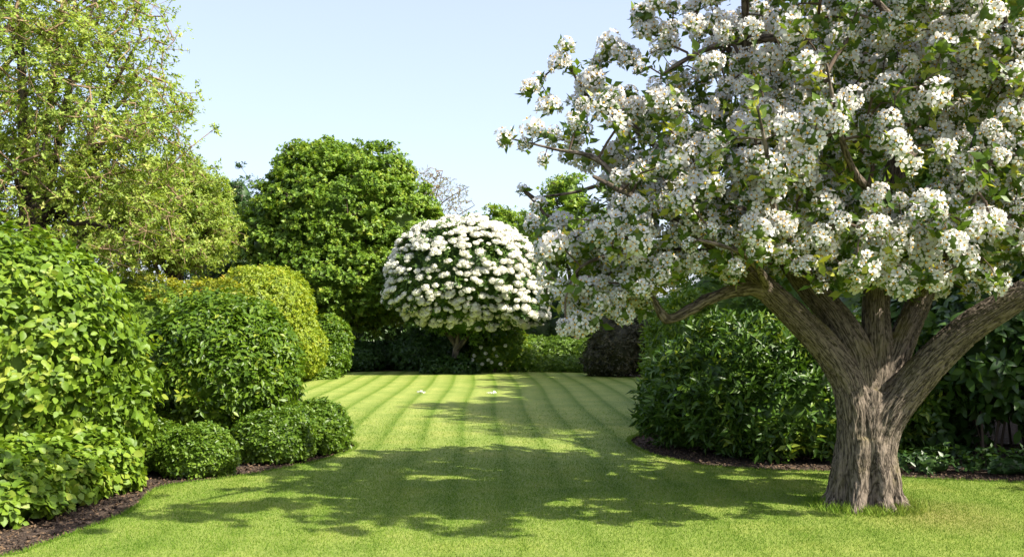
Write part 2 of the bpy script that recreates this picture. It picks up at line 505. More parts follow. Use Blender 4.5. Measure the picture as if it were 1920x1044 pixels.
def lawnmat(name, blade=False):
    m, t = newmat(name); L = t.links.new
    tc, s, st = stripe_u(t, L)
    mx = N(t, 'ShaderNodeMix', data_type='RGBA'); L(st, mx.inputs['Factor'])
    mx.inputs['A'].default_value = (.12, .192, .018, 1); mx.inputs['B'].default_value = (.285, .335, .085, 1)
    # broad mottling, fine grain
    n1 = N(t, 'ShaderNodeTexNoise'); n1.inputs['Scale'].default_value = 1.3; n1.inputs['Detail'].default_value = 6; n1.inputs['Roughness'].default_value = .6
    L(tc.outputs['Object'], n1.inputs['Vector'])
    n2 = N(t, 'ShaderNodeTexNoise'); n2.inputs['Scale'].default_value = 45; n2.inputs['Detail'].default_value = 4; n2.inputs['Roughness'].default_value = .75
    L(tc.outputs['Object'], n2.inputs['Vector'])
    r1 = ramp(t, n1.outputs['Fac'], [(.28, (.70, .80, .62)), (.5, (.96, .98, .94)), (.72, (1.2, 1.08, 1.15))])
    r2 = ramp(t, n2.outputs['Fac'], [(.28, (.55, .62, .5)), (.72, (1.25, 1.2, 1.2))])
    m1 = N(t, 'ShaderNodeMix', data_type='RGBA', blend_type='MULTIPLY'); m1.inputs['Factor'].default_value = 1
    L(mx.outputs['Result'], m1.inputs['A']); L(r1, m1.inputs['B'])
    m2 = N(t, 'ShaderNodeMix', data_type='RGBA', blend_type='MULTIPLY'); m2.inputs['Factor'].default_value = .35 if blade else 1
    L(m1.outputs['Result'], m2.inputs['A']); L(r2, m2.inputs['B'])
    c = m2.outputs['Result']
    # worn, drier patch beside the foot of the tree
    dx = N(t, 'ShaderNodeVectorMath', operation='DISTANCE'); L(tc.outputs['Object'], dx.inputs[0]); dx.inputs[1].default_value = (TRX + .42, TRY - .45, 0)
    nn = N(t, 'ShaderNodeMath', operation='MULTIPLY_ADD'); nn.inputs[1].default_value = 1.3; L(n1.outputs['Fac'], nn.inputs[0]); L(dx.outputs['Value'], nn.inputs[2])
    wr = N(t, 'ShaderNodeMapRange'); wr.inputs[1].default_value = 1.5; wr.inputs[2].default_value = .75; wr.inputs[4].default_value = .6
    L(nn.outputs[0], wr.inputs[0])
    m3 = N(t, 'ShaderNodeMix', data_type='RGBA'); L(wr.outputs[0], m3.inputs['Factor']); L(c, m3.inputs['A']); m3.inputs['B'].default_value = (.26, .22, .075, 1)
    c = m3.outputs['Result']
    if blade:
        a = N(t, 'ShaderNodeAttribute', attribute_name='rnd')
        rr = ramp(t, a.outputs['Fac'], [(0, (.46, .68, .34)), (.6, (.72, .94, .48)), (1, (1.02, 1.12, .75))])
        m4 = N(t, 'ShaderNodeMix', data_type='RGBA', blend_type='MULTIPLY'); m4.inputs['Factor'].default_value = 1
        L(c, m4.inputs['A']); L(rr, m4.inputs['B']); c = m4.outputs['Result']
    p = N(t, 'ShaderNodeBsdfPrincipled'); p.inputs['Roughness'].default_value = .7; p.inputs['Specular IOR Level'].default_value = .15
    L(c, p.inputs['Base Color'])
    sh = p.outputs[0]
    if blade:
        tr = N(t, 'ShaderNodeBsdfTranslucent'); L(c, tr.inputs['Color'])
        ms = N(t, 'ShaderNodeMixShader'); ms.inputs[0].default_value = .35; L(sh, ms.inputs[1]); L(tr.outputs[0], ms.inputs[2]); sh = ms.outputs[0]
    else:
        bp = N(t, 'ShaderNodeBump'); bp.inputs['Strength'].default_value = .7; bp.inputs['Distance'].default_value = .03
        L(n2.outputs['Fac'], bp.inputs['Height']); L(bp.outputs[0], p.inputs['Normal'])
    o = N(t, 'ShaderNodeOutputMaterial'); L(sh, o.inputs[0])
    return m

M['soil'] = soilmat()
M['lawn'] = lawnmat('mown_lawn')
M['blade'] = lawnmat('grass_blade', True)

g = 600
v = np.array([[-g, -g, -.005], [g, -g, -.005], [g, g, -.005], [-g, g, -.005]], float)
tag(add('ground', make_mesh('ground', [(v, np.array([[0, 1, 2], [0, 2, 3]]), 0, .5)]), [M['soil']]), 'dark bare earth under the shrubs and beyond the garden', 'ground', kind='structure')

LEFT_PX = [(0, 1052), (60, 1036), (150, 1003), (225, 975), (265, 950), (290, 925), (340, 912), (420, 903), (520, 886), (600, 869), (650, 853), (667, 843), (662, 833)]
RIGHT_PX = [(1920, 911), (1700, 901), (1560, 891), (1400, 885), (1300, 875), (1225, 858), (1190, 842), (1180, 832), (1186, 822)]
left = [(-9, -4), (-6.5, 3.0), (-4.6, 6.0)] + [G(*q) for q in LEFT_PX] + [(-2.6, 14.0), (-3.9, 19), (-5.6, 27.2)]
far = [G(*q) for q in [(620, 702), (700, 698.5), (800, 697), (960, 696), (1060, 698), (1150, 704)]]
right = [(4.1, 27.5), (3.6, 22), (2.4, 16)] + [G(*q) for q in reversed(RIGHT_PX)] + [(9, 9.3), (16, 8.8), (20, 4), (18, -4)]
poly = left + far + right

def smooth_loop(pts, k=4):
    C = np.array(pts + pts[:3]); out = []
    n = len(pts)
    C = np.array(pts)
    for i in range(n):
        a, b, c, d = C[i - 1], C[i], C[(i + 1) % n], C[(i + 2) % n]
        for t in np.linspace(0, 1, k, endpoint=False):
            out.append(.5 * (2 * b + (c - a) * t + (2 * a - 5 * b + 4 * c - d) * t * t + (3 * b - a - 3 * c + d) * t ** 3))
    return np.array(out)
LP = smooth_loop(poly)
def inside(x, y):
    r = np.zeros(len(x), bool)
    j = len(LP) - 1
    for i in range(len(LP)):
        xi, yi = LP[i]; xj, yj = LP[j]
        r ^= ((yi > y) != (yj > y)) & (x < (xj - xi) * (y - yi) / (yj - yi + 1e-12) + xi)
        j = i
    return r
ZL = 0.035
bm = bmesh.new()
top = [bm.verts.new((x, y, ZL)) for x, y in LP]
bot = [bm.verts.new((x, y, -.02)) for x, y in LP]
bm.faces.new(top)
for i in range(len(top)):
    j = (i + 1) % len(top)
    bm.faces.new((top[j], top[i], bot[i], bot[j]))
bmesh.ops.recalc_face_normals(bm, faces=bm.faces)
bmesh.ops.triangulate(bm, faces=[f for f in bm.faces if len(f.verts) > 4])
me = bpy.data.meshes.new('lawn'); bm.to_mesh(me); bm.free()
tag(add('lawn', me, [M['lawn']]), 'striped mown lawn curving between the shrub borders', 'lawn', kind='structure')

def blades(n, y0, y1, h, wd):
    Y = np.sqrt(rng.uniform(0, 1, n) * (y1 ** 2 - y0 ** 2) + y0 ** 2)
    Y = Y[rng.random(n) < np.clip((y1 - Y) / (.45 * (y1 - y0)), 0, 1)]; n = len(Y)
    X = rng.uniform(-.58, .72, n) * Y
    ok = inside(X, Y)
    X, Y = X[ok], Y[ok]; n = len(X)
    B = np.stack([X, Y, np.full(n, ZL - .004)], 1)
    D = np.stack([rng.normal(0, .5, n), rng.normal(0, .5, n), np.ones(n)], 1)
    Nn = rng.normal(0, 1, (n, 3)); Nn[:, 2] *= .3
    H = h * rng.uniform(.5, 1.3, n)
    tp = (np.array([[-.5, 0, 0], [.5, 0, 0], [0, 1, .15]], float), np.array([[0, 1, 2]]))
    return leaves(B, D, Nn, H, wd, tp)
gp = [blades(400000, 6.2, 12, .021, .005), blades(230000, 7, 19, .022, .008), blades(40000, 10, 21, .024, .010)]
# longer tufts round the foot of the tree and along the cut edges
n = 2600
a = rng.uniform(0, 6.283, n); r = .29 + np.abs(rng.normal(0, .11, n))
B = np.stack([TRX + np.cos(a) * r, TRY + np.sin(a) * r, np.full(n, ZL)], 1)
tp = (np.array([[-.5, 0, 0], [.5, 0, 0], [.25, .6, .1], [0, 1, .35], [-.25, .6, .1]], float), np.array([[0, 1, 2], [0, 2, 4], [4, 2, 3]]))
gp.append(leaves(B, np.stack([rng.normal(0, .45, n), rng.normal(0, .45, n), np.ones(n)], 1), rng.normal(0, 1, (n, 3)), rng.uniform(.03, .10, n), .008, tp))
seg = LP; nxt = np.roll(LP, -1, 0)
ln = np.linalg.norm(nxt - seg, axis=1); n = 22000
pk = np.where((seg[:, 1] > 6) & (seg[:, 1] < 16), ln, 0); idx = rng.choice(len(seg), n, p=pk / pk.sum())
B2 = seg[idx] + (nxt - seg)[idx] * rng.random(n)[:, None] + rng.normal(0, .012, (n, 2))
B = np.stack([B2[:, 0], B2[:, 1], np.full(n, ZL - .015)], 1)
gp.append(leaves(B, np.stack([rng.normal(0, .7, n), rng.normal(0, .7, n), np.ones(n)], 1), rng.normal(0, 1, (n, 3)), rng.uniform(.025, .055, n), .008, tp))
tag(add('grass', make_mesh('grass', gp), [M['blade']]), 'short green grass blades covering the mown lawn', 'grass', kind='stuff')

# ================================================================ THE APPLE TREE
def pp(*pts):
    """(px, py, Y, r) -> smooth polyline"""
    return polyline([(*P(a, b, c), r) for a, b, c, r in pts])
tree = thing('blossom_tree', 'large old apple tree in full white blossom on the lawn, grey furrowed trunk', 'tree', (TRX, TRY, 0))
trunk = pp((1622, 985, 8.7, .27), (1622, 950, 8.7, .25), (1623, 910, 8.7, .225), (1625, 850, 8.7, .215), (1629, 790, 8.7, .21), (1634, 735, 8.72, .17))
limbs = [
    pp((1600, 990, 8.67, .215), (1601, 905, 8.67, .175), (1603, 825, 8.67, .168), (1601, 768, 8.66, .165), (1588, 712, 8.66, .16), (1548, 652, 8.6, .145), (1490, 592, 8.5, .132), (1440, 545, 8.4, .115), (1370, 480, 8.25, .085), (1290, 425, 8.1, .058), (1200, 375, 8.0, .04), (1110, 330, 8.0, .018)),
    pp((1614, 990, 8.76, .2), (1615, 890, 8.76, .17), (1619, 800, 8.76, .165), (1618, 735, 8.74, .165), (1605, 662, 8.72, .158), (1564, 592, 8.8, .145), (1510, 528, 8.9, .128), (1455, 440, 9.1, .10), (1425, 320, 9.3, .08), (1438, 215, 9.4, .06), (1400, 130, 9.4, .045), (1330, 60, 9.3, .025)),
    pp((1628, 990, 8.8, .19), (1630, 860, 8.8, .17), (1638, 750, 8.78, .165), (1643, 660, 8.8, .148), (1643, 560, 8.9, .13), (1660, 430, 9.0, .12), (1682, 300, 9.1, .105), (1690, 200, 9.1, .095), (1700, 60, 9.1, .08), (1690, -80, 9.1, .055), (1680, -250, 9.1, .025)),
    pp((1640, 990, 8.77, .19), (1641, 870, 8.77, .17), (1651, 770, 8.77, .165), (1664, 708, 8.8, .15), (1690, 640, 8.85, .132), (1727, 555, 9.0, .118), (1765, 440, 9.2, .105), (1812, 350, 9.3, .095), (1885, 250, 9.4, .082), (1960, 170, 9.5, .065), (2040, 60, 9.5, .045), (2100, -50, 9.5, .025)),
    pp((1650, 990, 8.66, .205), (1646, 905, 8.66, .17), (1648, 838, 8.66, .17), (1662, 785, 8.65, .18), (1697, 735, 8.62, .175), (1752, 672, 8.5, .158), (1820, 612, 8.35, .142), (1900, 562, 8.2, .125), (1990, 505, 8.05, .10), (2080, 430, 7.9, .07), (2150, 340, 7.9, .035)),
]
sec = [
    pp((1450, 552, 8.42, .075), (1400, 540, 8.3, .058), (1340, 556, 8.25, .05), (1290, 583, 8.2, .045), (1250, 597, 8.2, .04), (1225, 560, 8.15, .026), (1195, 525, 8.1, .014)),
    pp((1690, 205, 9.1, .075), (1645, 125, 9.0, .062), (1560, 96, 8.9, .052), (1480, 74, 8.8, .042), (1400, 76, 8.7, .034), (1320, 95, 8.6, .024), (1240, 140, 8.6, .014)),
    pp((1455, 440, 9.1, .07), (1360, 380, 9.2, .055), (1270, 310, 9.2, .042), (1190, 240, 9.1, .03), (1110, 190, 9.0, .018), (1060, 110, 9.0, .008)),
    pp((1370, 480, 8.25, .05), (1280, 470, 8.1, .042), (1180, 470, 8.0, .03), (1090, 500, 7.95, .018), (1060, 560, 7.9, .01)),
    pp((1190, 375, 8.0, .03), (1120, 300, 8.1, .022), (1040, 280, 8.15, .013), (965, 262, 8.2, .006)),
    pp((1240, 300, 9.2, .03), (1170, 330, 9.4, .022), (1080, 360, 9.5, .014), (1000, 370, 9.5, .007)),
    pp((1660, 430, 9.0, .09), (1600, 400, 9.9, .075), (1500, 360, 10.8, .055), (1400, 300, 11.6, .03)),
    pp((1682, 300, 9.1, .08), (1720, 260, 10.2, .065), (1700, 180, 11.3, .04), (1650, 100, 12.0, .02)),
    pp((1765, 440, 9.2, .07), (1850, 420, 10.2, .055), (1900, 350, 11.2, .03)),
    pp((1505, 530, 8.9, .08), (1470, 480, 8.2, .06), (1450, 400, 7.6, .042), (1440, 300, 7.2, .025), (1420, 200, 7.0, .012)),
    pp((1660, 420, 9.0, .08), (1650, 380, 8.4, .06), (1600, 320, 7.8, .042), (1570, 230, 7.4, .025), (1550, 120, 7.2, .012)),
    pp((1722, 555, 9.0, .07), (1760, 500, 8.4, .055), (1800, 440, 7.9, .04), (1830, 360, 7.6, .024), (1850, 260, 7.4, .012)),
    pp((1700, 60, 9.1, .05), (1600, -20, 8.6, .038), (1480, -60, 8.3, .026), (1360, -60, 8.2, .014)),
    pp((1885, 250, 9.4, .06), (1900, 140, 8.8, .045), (1880, 30, 8.3, .03), (1840, -80, 8.1, .015)),
    polyline([(*P(1425, 320, 9.3), .06), (1.95, 8.5, 4.2, .05), (1.75, 7.3, 4.95, .035), (1.5, 6.2, 5.25, .015)]),  # unseen branch added to carry the overhang that shades the near lawn
    pp((1440, 545, 8.4, .05), (1420, 500, 7.9, .04), (1380, 470, 7.5, .028), (1310, 450, 7.2, .015)),
]
for pl in limbs:
    zz = np.clip((pl[:, 2] - .95) / .5, 0, 1)
    pl[:, 3] *= 1 - .15 * zz
    pl[:, 3] *= 1 - .17 * (1 - zz)
trunk[:, 3] *= .9
def apple_trunk():
    ps = []
    allp = [trunk] + limbs
    for pl in allp:
        v, f, _ = sweep(pl, 20)
        # cap the start as well so that the remesher sees a closed shell
        c0 = np.array([[0, q + 1, q] for q in range(1, 19)])
        ps.append((v, np.concatenate([f, c0]), 0, .5))
    for i in range(9):                                            # root flares
        a = i * .698 + rng.uniform(-.2, .2); q = rng.uniform(.30, .39)
        c = np.array([TRX, TRY, 0])
        dr = np.array([math.cos(a), math.sin(a), 0])
        pl = polyline([(*(c + dr * .14 + [0, 0, .62]), .085), (*(c + dr * .205 + [0, 0, .30]), .08), (*(c + dr * q * .72 + [0, 0, .10]), .075), (*(c + dr * (q + .05) + [0, 0, -.05]), .05)], 5)
        v, f, _ = sweep(pl, 10)
        ps.append((v, np.concatenate([f, np.array([[0, k + 1, k] for k in range(1, 9)])]), 0, .5))
    me0 = make_mesh('raw', ps)
    o = bpy.data.objects.new('raw', me0); COL.objects.link(o)
    md = o.modifiers.new('r', 'REMESH'); md.mode = 'VOXEL'; md.voxel_size = .0125
    sm = o.modifiers.new('s', 'SMOOTH'); sm.factor = .5; sm.iterations = 7
    bpy.context.view_layer.update()
    dg = bpy.context.evaluated_depsgraph_get()
    me = bpy.data.meshes.new_from_object(o.evaluated_get(dg))
    bpy.data.objects.remove(o); bpy.data.meshes.remove(me0)
    me.name = 'apple_trunk'
    V = np.empty(len(me.vertices) * 3, np.float32); me.vertices.foreach_get('co', V); V = V.reshape(-1, 3).astype(float)
    Nn = np.empty(len(me.vertices) * 3, np.float32); me.vertices.foreach_get('normal', Nn); Nn = Nn.reshape(-1, 3)
    # blended axis coordinates
    dms, cs, rads = [], [], []
    for pl in allp:
        tan = unit(np.gradient(pl[:, :3], axis=0)); n = len(pl)
        s = np.concatenate([[0], np.cumsum(np.linalg.norm(np.diff(pl[:, :3], axis=0), axis=1))])
        u = np.zeros((n, 3)); u[0] = unit(np.cross(tan[0], [0, 1., .2]))
        for i in range(1, n): u[i] = unit(u[i - 1] - tan[i] * np.dot(u[i - 1], tan[i]))
        d = np.linalg.norm(V[:, None] - pl[None, :, :3], axis=2) - pl[None, :, 3]
        j = d.argmin(1); dm = d[np.arange(len(V)), j]
        rel = V - pl[j, :3]
        al = (rel * tan[j]).sum(1)
        th = np.arctan2((rel * np.cross(tan, u)[j]).sum(1), (rel * u[j]).sum(1))
        rr = .22 + 0 * th
        coord = np.stack([np.cos(th) * rr, np.sin(th) * rr, s[j] + al], 1)
        if pl is trunk: dm = dm + .03
        dms.append(dm); cs.append(coord); rads.append(pl[j, 3])
    dms = np.array(dms); cs = np.array(cs); rads = np.array(rads)
    k = dms.argmin(0); ar = np.arange(len(V)); bk = cs[k, ar]; rad = rads[k, ar]
    wt = np.exp(-(dms - dms.min(0)) / .018)
    def bark_disp(q):
        q = Vector(q)
        a = mnoise.noise((q[0] * 27 + mnoise.noise(q * 5) * 1.4, q[1] * 27, q[2] * 3.2))
        b = mnoise.noise((q[0] * 50 + 5, q[1] * 50, q[2] * 11.0))
        c = mnoise.noise((q[0] * 5, q[1] * 5, q[2] * 1.2 + 9))
        return min(abs(a) * 3.2, .8) * 1.3 - .7 + min(abs(b) * 3, .7) * .45 + c * 1.1
    disp = np.zeros(len(V))
    for m_ in range(len(allp)):
        use = np.where(wt[m_] > .04)[0]
        for i in use: disp[i] += bark_disp(cs[m_, i]) * wt[m_, i]
    disp /= np.where(wt > .04, wt, 0).sum(0)
    V = V + Nn * (disp * .028 * np.clip(rad / .25, .25, 1.0))[:, None]
    me.vertices.foreach_set('co', V.astype(np.float32).ravel())
    at = me.attributes.new('bark', 'FLOAT_VECTOR', 'POINT'); at.data.foreach_set('vector', bk.astype(np.float32).ravel())
    return add('trunk', me, [M['bark']], tree, smooth=True)
apple_trunk()
for pl in sec:
    if pl[-1, 1] < 8.0 and len(pl) != 0: pl[:, 3] *= .72
    v, f, b = sweep(pl, 9)
    wob = np.array([mnoise.noise(Vector(q) * 9) for q in v])
    c = np.repeat(pl[:, :3], 9, 0)
    v = v + (v - c) * (wob * .45)[:, None]
    me = make_mesh('branch', [(v, f, 0, .5)])
    a = me.attributes.new('bark', 'FLOAT_VECTOR', 'POINT'); a.data.foreach_set('vector', b.astype(np.float32).ravel())
    add('branch', me, [M['bark']], tree, smooth=True)

def B_(px, py, Y, rx, ry, rz):
    return (*P(px, py, Y), rx, ry, rz)
ablobs = [B_(1660, 300, 9.1, 1.75, 2.1, 1.15), B_(1430, 330, 8.8, 1.35, 1.9, 1.05), B_(1290, 430, 8.5, 1.15, 1.3, .72), B_(1130, 490, 8.3, .70, .9, .45),
          B_(1640, 20, 9.0, 1.9, 2.0, 1.35), B_(1700, -160, 9.0, 1.3, 1.6, .8), B_(1930, 290, 8.9, 1.1, 1.6, 1.05), B_(1340, 160, 8.8, .85, 1.1, .72), B_(1130, 250, 8.7, .58, .8, .5),
          B_(1850, 60, 8.8, 1.2, 1.5, 1.0), B_(1560, 470, 8.5, 1.3, 1.7, .42), B_(1850, 490, 8.4, 1.05, 1.2, .45), B_(1180, 140, 9.0, .35, .5, .42), (1.35, 6.1, 5.3, 1.35, .8, .55), B_(1260, 430, 8.6, .95, 1.0, .6), (2.5, 6.2, 5.15, .9, .6, .45), (3.6, 5.7, 4.95, .8, .5, .35)]  # world-coordinate blobs: crown overhang above the frame, added to shade the near lawn
T1, N1 = ell_points(ablobs, 3200, shell=.45, zmin=1.55)
spray = []
for a, b, Y in [(948, 260, 8.2), (985, 272, 8.2), (1000, 245, 8.2), (1020, 300, 8.15), (995, 165, 8.9), (1010, 150, 9), (1030, 200, 9), (1062, 88, 9), (1050, 120, 9), (1075, 130, 9), (1100, 160, 9), (1165, 95, 8.8), (1180, 110, 8.8), (1205, 30, 8.8),
                (1225, 55, 8.8), (1200, 130, 8.8), (980, 355, 9.3), (1010, 385, 9.2), (1000, 420, 8.7), (1035, 440, 8.4), (1020, 470, 8.3), (1060, 612, 7.9), (1085, 607, 7.9), (1110, 590, 8.0), (1105, 610, 7.9), (1160, 555, 7.9),
                (1170, 590, 7.9), (1060, 545, 8.1), (1095, 560, 8.1), (1130, 530, 8), (1030, 520, 8.3), (1230, 8, 8.7), (1690, 530, 7.4), (1590, 505, 7.5), (1750, 525, 7.5), (1420, 435, 7.3), (1380, 500, 7.4), (1360, 520, 7.5), (1810, 490, 7.3),
                (1640, 470, 7.3), (1870, 530, 7.6), (1500, 500, 7.4), (1310, 490, 7.6), (1250, 500, 7.7), (1180, 480, 7.8), (1280, 390, 7.6), (1330, 350, 7.4), (1540, 440, 7.2), (1740, 380, 7.1)]:
    spray.append(P(a, b, Y))
spray = np.array(spray)
T = np.concatenate([T1, spray]); NN = np.concatenate([N1, unit(spray - np.array([TRX, TRY, 2.4]))])
# lower side of the crown: thin out below the bottom line of the blossom; keep the way of the sun to the trunk open
px = 960 + F * T[:, 0] / T[:, 1]; py = HOR - F * (T[:, 2] - CAMH) / T[:, 1]
bottom = np.interp(px, [900, 1000, 1050, 1190, 1250, 1310, 1400, 1900, 2200], [400, 520, 620, 595, 535, 505, 530, 565, 590])
keep = (py < bottom) & ((lump(T, 1.35) + .35 * lump(T + 7, 3.1) > -.6) | (np.arange(len(T)) >= len(T1)))
for z in (.25, .5, .75):
    q = np.array([TRX + .2, TRY - .15, z]); rel = T - q
    al = rel @ SUN; dd = np.linalg.norm(rel - al[:, None] * SUN, axis=1)
    keep &= ~((dd < .42) & (al > 0))
isp = (np.arange(len(T)) >= len(T1))[keep]
T, NN = T[keep], NN[keep]
SU = unit(np.cross(SUN, [0, 0, 1.])); SV = np.cross(SU, SUN)
def gap(q):
    c = np.stack([q @ SU, q @ SV, np.zeros(len(q))], 1)
    return lump(c * [1, 1.5, 1], 2.3) + .8 * lump(c[:, [1, 0, 2]] * [1.4, 1, 1] + 3.3, 4.6)
GAP = -.42  # crown gaps shaped along the sun direction to let flecks reach the lawn
hole = (gap(T) < GAP) & (rng.random(len(T)) < .86) & ~isp
T, NN = T[~hole], NN[~hole]
skel = np.concatenate([pl[36:, :3] for pl in limbs] + [pl[4:, :3] for pl in sec])
E = network(skel, T, seg=.12, rtip=.0045, rmax=.03, bow=.10)
tw = add('twigs', make_mesh('apple_twigs', [tubes(E, 5)]), [M['twig']], tree); tw['kind'] = 'stuff'

def flower_template(nf, seed, R):
    """a ball-shaped truss: nf five-petalled flowers round the shoot tip, yellow stamens, a ruff of leaves"""
    r_ = np.random.default_rng(seed)
    parts = []
    pv = np.array([[0, .08, 0], [-.34, .5, .10], [-.3, .85, .17], [0, 1.0, .13], [.3, .85, .17], [.34, .5, .10], [0, .55, .02]], float)
    pf = np.array([[0, 6, 1], [1, 6, 2], [2, 6, 3], [3, 6, 4], [4, 6, 5], [5, 6, 0]])
    i = np.arange(nf) + .5
    ph = np.arccos(1 - 1.45 * i / nf); th = 10.166 * i
    dirs = np.stack([np.cos(th) * np.sin(ph), np.sin(th) * np.sin(ph), np.cos(ph)], 1)
    dirs = unit(dirs + r_.normal(0, .16, dirs.shape))
    Bp, D, Nn, Ls = [], [], [], []
    for d in dirs:
        c = d * R * r_.uniform(.62, .95)
        u = unit(np.cross(d, [.3, .9, .2])); v_ = np.cross(d, u)
        a0 = r_.uniform(0, 6.28); op = r_.uniform(.0, .45)
        for k in range(5):
            a = a0 + k * 1.2566
            rd = u * math.cos(a) + v_ * math.sin(a)
            Bp.append(c + rd * .004); D.append(rd + d * op); Nn.append(d - rd * op * .5); Ls.append(R * r_.uniform(.34, .46))
        sv = c + d * .012 + ICO0[0] * R * .085
        parts.append((sv, ICO0[1], 1, r_.random()))
    Ls = np.array(Ls)
    parts.append(leaves(np.array(Bp), np.array(D), np.array(Nn), Ls, Ls * 1.05, (pv, pf), 0, r_.random(len(Bp))))
    parts.append((ICO1[0] * R * .5, ICO1[1], 2, .6))
    nl = 6
    a = np.arange(nl) * 1.047 + r_.uniform(0, 1)
    rd = np.stack([np.cos(a), np.sin(a), r_.uniform(-.35, .35, nl)], 1)
    parts.append(leaves(rd * R * .3 - np.array([0, 0, R * .35]), rd, np.tile([0, 0, 1.], (nl, 1)) + r_.normal(0, .3, (nl, 3)), R * r_.uniform(.8, 1.25, nl), R * .55, T_MID, 2, r_.random(nl)))
    return parts
ICO0 = ico(1)
VAR = [flower_template(nf, 11 + i, .098) for i, nf in enumerate((11, 14, 16, 19, 22, 12, 17))]

def rotmat(A):
    """frames with z along A and a random spin"""
    A = unit(A); n = len(A)
    ref = unit(rng.normal(0, 1, (n, 3)))
    U = unit(np.cross(A, ref)); W = np.cross(A, U)
    return np.stack([U, W, A], 2)

axis = NN * .75 + np.array([0, 0, .55]) + SUN * .25 + rng.normal(0, .4, NN.shape)
R3 = rotmat(axis)
sc = rng.uniform(.6, 1.2, len(T)); var = rng.integers(0, len(VAR), len(T))
has = (rng.random(len(T)) < .84) | (np.arange(len(T)) >= len(T) - 30)
ids = np.where(has)[0]
dist = np.linalg.norm(T - np.array([0, 0, CAMH]), axis=1)
# the hundred that show largest: nearest of those standing free towards the camera inside the frame
px = 960 + F * T[:, 0] / T[:, 1]; py = HOR - F * (T[:, 2] - CAMH) / T[:, 1]
cand = [i for i in ids if 940 < px[i] < 1900 and 10 < py[i] < 640]
cand.sort(key=lambda i: dist[i] - .8 * sc[i])
chosen, cell = [], set()
for i in cand:
    k = (int(px[i] // 34), int(py[i] // 34))
    if k in cell: continue
    cell.add(k); chosen.append(i)
    if len(chosen) == 100: break
from mathutils import Matrix
vmesh = []
for k, pt in enumerate(VAR):
    me = make_mesh('blossom_cluster', pt)
    for m in ('petal', 'stamen', 'apple'): me.materials.append(M[m])
    vmesh.append(me)
for i in chosen:
    o = bpy.data.objects.new('blossom_cluster', vmesh[var[i]]); COL.objects.link(o)
    o.parent = tree; o.matrix_parent_inverse = tree.matrix_world.inverted()
    m = np.eye(4); m[:3, :3] = R3[i] * sc[i]; m[:3, 3] = T[i]
    o.matrix_basis = Matrix(m.tolist())
rest = np.array([i for i in ids if i not in set(chosen)])
def scatter(variants, var, R3, sc, T, idx):
    out = []
    for k, pt in enumerate(variants):
        s = idx[var[idx] == k]
        if len(s) == 0: continue
        for v, f, m, r in pt:
            V = np.einsum('nij,vj->nvi', R3[s], v) * sc[s][:, None, None] + T[s][:, None]
            Fc = f[None] + (np.arange(len(s)) * len(v))[:, None, None]
            rr = np.clip(np.broadcast_to(np.asarray(r, float), (len(v),))[None] + rng.uniform(-.25, .25, (len(s), 1)), 0, 1)
            out.append((V.reshape(-1, 3), Fc.reshape(-1, 3), m, rr.ravel()))
    return out
bl = add('blossoms', make_mesh('blossoms', scatter(VAR, var, R3, sc, T, rest)), [M['petal'], M['stamen'], M['apple']], tree); bl['kind'] = 'stuff'
# leaf shoots along the twigs, kept out of the gaps shaped for the sun
ex = np.array([e[1] for e in E]); pick = rng.choice(len(ex), 2900)
lt = ex[pick] + rng.normal(0, .06, (2900, 3))
lt = lt[gap(lt) > GAP + .05]
for z in (.25, .5, .75):
    rel = lt - np.array([TRX + .2, TRY - .15, z]); al = rel @ SUN
    lt = lt[~((np.linalg.norm(rel - al[:, None] * SUN, axis=1) < .40) & (al > 0))]
la = rng.normal(0, .6, lt.shape) + np.array([0, 0, .7]) + SUN * .3
q = T[~has]
lp = [shoots(lt, la, 5, .105, .52, T_MID, 0, (.1, .9), .02), shoots(q, NN[~has] + np.array([0, 0, .8]), 8, .11, .5, T_MID, 0, (.2, 1.0), .025, rbase=np.full(len(q), .7))]
cr = add('crown', make_mesh('apple_crown', lp), [M['apple']], tree)

# ================================================================ LEFT BORDER
bush('broadleaf_shrub', 'tall lime green shrub with large oval leaves at the left edge of the border', 'shrub',
     [(-5.25, 10.0, 1.25, 1.55, 1.25, 1.33), (-6.6, 9.8, 1.3, 1.6, 1.5, 1.4), (-4.55, 10.3, .8, .9, .9, .9)], M['lime'], 8200, 6, .096, .64, T_BIG, depth=.22, amp=.10, freq=2.6, up=.35, drop=.28, corek=.84, step=.03)
bush('groundcover_shrub', 'low bright yellow-green bushy plant in the near left corner, spilling over the bare soil', 'shrub',
     [(-4.4, 8.3, .2, .72, .6, .42), (-4.2, 9.0, .2, .55, .55, .42), (-5.15, 7.8, .2, .85, .6, .42), (-3.95, 9.55, .18, .40, .42, .40)], M['lime'], 2900, 6, .084, .74, T_BIG, depth=.12, amp=.06, freq=5, up=.6, drop=.15, corek=.82, step=.02)
bush('dome_shrub', 'rounded mid green dome shrub standing behind the low clipped box mounds', 'shrub',
     [(-3.6, 12.6, 1.05, 1.0, 1.0, .93), (-3.95, 12.9, .9, .95, .9, .9)], M['midgreen'], 5600, 6, .092, .48, T_MID, depth=.14, amp=.05, freq=3.5, up=.55, drop=.25, corek=.86, step=.02)
gb = 'clipped box mounds along the left border edge'
